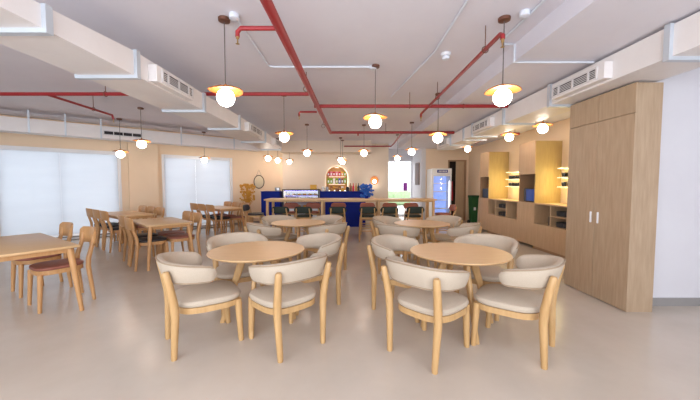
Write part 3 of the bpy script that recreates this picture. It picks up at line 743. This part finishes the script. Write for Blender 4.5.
# arched shelf on the back wall
AX, AR, AZ0 = -.49, .40, 1.15
t_ = thing('arched_shelf', 'arched wall shelf of packaged goods glowing at its edge behind the bar', 'shelf', (AX, YB, 0))
def arch(r, zb=AZ0, zt=1.64, n=24): return [(-r, zb), (r, zb)]+[(r*math.cos(PI*k/n), zt+r*math.sin(PI*k/n)) for k in range(n+1)]
def extr(pts, y0, y1): return [[V((x, y0, z)) for x, z in pts], [V((x, y1, z)) for x, z in pts]]
obj('halo_light', MB().loft(extr(arch(AR+.005, AZ0-.02), -.035, -.02)), 'halo_led', t_, smooth=False)
obj('back_panel', MB().loft(extr(arch(AR-.03), -.05, -.036)), 'tan_pack', t_, smooth=False)
m = MB(); o_ = arch(AR); i_ = arch(AR-.03, AZ0+.03)
n_ = len(o_)
m.loft([[V((o_[k][0], y, o_[k][1])) for k in range(n_)] for y in (-.036, -.20)]+[[V((i_[k][0], y, i_[k][1])) for k in range(n_)] for y in (-.20, -.036)], cap=False, closed=True)
obj('arch_frame', m, 'tan_pack', t_, smooth=False)
for z in (1.38, 1.66): obj('shelf_board', MB().box(-AR+.03, -.19, z, AR-.03, -.05, z+.02), 'tan_pack', t_, smooth=False)
obj('shelf_light', MB().box(-.3, -.07, 1.375, .3, -.055, 1.38).box(-.3, -.07, 1.655, .3, -.055, 1.66).box(-.1, -.08, 2.0, .1, -.06, 2.01), 'halo_led', t_, smooth=False)
cols = [['red_pack', 'pink_pack', 'red_pack', 'pink_pack', 'red_pack', 'yellow_pack', 'green_pack'], ['green_pack', 'green_pack', 'white_plain', 'green_pack', 'blue_pack', 'brown_pack', 'green_pack']]
cn = {'red_pack': 'red', 'pink_pack': 'pink', 'yellow_pack': 'yellow', 'green_pack': 'green', 'white_plain': 'white', 'blue_pack': 'blue', 'brown_pack': 'brown', 'tan_pack': 'tan'}
pos7 = ('first', 'second', 'third', 'fourth', 'fifth', 'sixth', 'seventh')
for r_, (z, row) in enumerate(((1.68, cols[0]), (1.40, cols[1]), (1.18, ['tan_pack', 'brown_pack', 'yellow_pack', 'tan_pack', 'brown_pack', 'white_plain', 'tan_pack']))):
    for k, c in enumerate(row):
        x = AX-.31+k*.103
        pk_ = thing('packet', '%s packet, %s from the left on the %s level of the arched shelf' % (cn[c], pos7[k], ('top', 'middle', 'bottom')[r_]), 'packet', (x, YB-.13, z), 0, 'packets on the arched shelf')
        h_ = (.17 if r_ == 0 else .2 if r_ == 1 else .12)
        obj('pouch', MB().loft([[V((sx*.042*f, sy*d_, zz)) for sx, sy in ((-1, -1), (1, -1), (1, 1), (-1, 1))] for zz, f, d_ in ((0, 1, .03), (h_*.6, 1, .025), (h_, .95, .004))]), c, pk_, smooth=False)
        obj('paper_label', MB().box(-.025, -.034, h_*.2, .025, -.029, h_*.62), 'white_plain' if r_ < 2 else 'tan_pack', pk_, smooth=False)
# mirror on the window wall
tm = 5.21; mx, my = wp(tm, .012)
t_ = thing('wall_mirror', 'small round mirror with black frame hanging from a chain', 'mirror', (mx, my, 1.46), math.atan2(WD.y, WD.x))
m = MB(); n = 32
m.tube([(.185*math.cos(2*PI*k/n), -.008, .225*math.sin(2*PI*k/n)) for k in range(n+1)], .014, 8)
obj('frame', m, 'black_frame', t_)
obj('mirror_glass', MB().loft([[V((.18*math.cos(2*PI*k/n), y, .22*math.sin(2*PI*k/n))) for k in range(n)] for y in (-.006, 0)]), 'mirror', t_)
obj('chain', MB().tube([(-.09, -.006, .21), (0, -.006, .42), (.09, -.006, .21)], .004, 5), 'black_frame', t_)
# dried flowers
px_, py_ = wp(4.55, .62)
t_ = thing('dried_flower_vase', 'golden dried flowers in a tall clay vase beside the second window', 'vase', (px_, py_, 0))
obj('vase', MB().lathe([(.11, 0), (.16, .05), (.17, .3), (.1, .55), (.07, .68), (.085, .72)], 24), 'vase_clay', t_)
m = MB(); m2 = MB()
for k in range(70):
    a = random.uniform(0, 2*PI); zz = random.uniform(.85, 1.38); rr = random.uniform(0, .30)*(1-.4*(zz-.85)); p = V((rr*math.cos(a), rr*math.sin(a), zz))
    m.sphere(p, random.uniform(.025, .05), 7, 5); m2.tube([(0, 0, .6), p], .004, 4)
obj('flower_heads', m, 'dried_gold', t_)['kind'] = 'stuff'; obj('stems', m2, 'dried_gold', t_)

# ---------------------------------------------------------------- drinks fridge
t_ = thing('drinks_fridge', 'tall glass door drinks fridge glowing blue in front of the peach wall', 'fridge', (3.22, 10.9, 0))
obj('cabinet', MB().box(-.34, -.33, .1, -.31, .35, 1.93).box(.31, -.33, .1, .34, .35, 1.93).box(-.31, .32, .1, .31, .35, 1.93).box(-.31, -.33, 1.9, .31, .32, 1.93).box(-.31, -.33, .1, .31, .32, .2), 'white_plain', t_, smooth=False)
hd = obj('header_sign', MB().box(-.34, -.37, 1.72, .34, -.33, 1.93, .004), 'white_plain', t_, smooth=False)
obj('sign_panel', MB().box(-.17, -.376, 1.78, .2, -.37, 1.88), 'blue_panel', hd, smooth=False)
m = MB()
for k in range(6): m.box(-.12+k*.05, -.379, 1.805, -.09+k*.05, -.376, 1.855)
obj('sign_lettering', m, 'white_plain', hd, smooth=False)
d = obj('door', MB().box(-.34, -.37, .2, -.29, -.33, 1.71).box(.29, -.37, .2, .34, -.33, 1.71).box(-.29, -.37, .2, .29, -.33, .25).box(-.29, -.37, 1.66, .29, -.33, 1.71), 'white_plain', t_, smooth=False)
obj('door_glass', MB().box(-.29, -.355, .25, .29, -.35, 1.66), 'clear_glass', d, smooth=False)
obj('door_handle', MB().box(.24, -.40, .55, .27, -.372, 1.5, .006), 'led_white', d)
obj('lit_interior', MB().box(-.30, .1, .2, .30, .12, 1.7), 'fridge_blue', t_, smooth=False)
for z in (.5, .8, 1.1, 1.4): obj('shelf', MB().box(-.30, -.28, z, .30, .1, z+.02), 'white_plain', t_, smooth=False)
obj('foot', MB().box(-.3, -.3, 0, .3, .3, .1), 'charcoal', t_, smooth=False)
# waste bin
t_ = thing('wheelie_bin', 'dark green wheeled waste bin beside the farther wall cabinet', 'bin', (4.2, 10.2, 0))
obj('body', MB().loft([[V((x, y, z)) for x, y in ((-a, -b), (a, -b), (a, b), (-a, b))] for a, b, z in ((.09, .11, .06), (.115, .14, .92), (.13, .15, .93), (.13, .15, .96))]), 'green_bin', t_, smooth=False)
obj('lid', MB().box(-.135, -.17, .96, .135, .16, 1.0, .015), 'green_lid', t_)
for s in (-1, 1): obj('wheel', MB().tube([(s*.09, .09, .08), (s*.13, .09, .08)], .08, 16), 'black', t_)
obj('handle', MB().tube([(-.12, .17, .95), (.12, .17, .95)], .014), 'green_lid', t_)
obj('emblem', MB().box(-.035, -.135, .50, .035, -.122, .60), 'white_plain', t_, smooth=False)
tag(obj('apron', MB().loft([[V((4.22+dx*.09*f, 12.57+dy*.03, z)) for dx, dy in ((-1, -1), (1, -1), (1, 1), (-1, 1))] for z, f in ((.7, 1), (1.1, .9), (1.5, .7))]), 'red_pack', smooth=False), 'dark red apron hanging on the store room wall in the service doorway', 'apron')
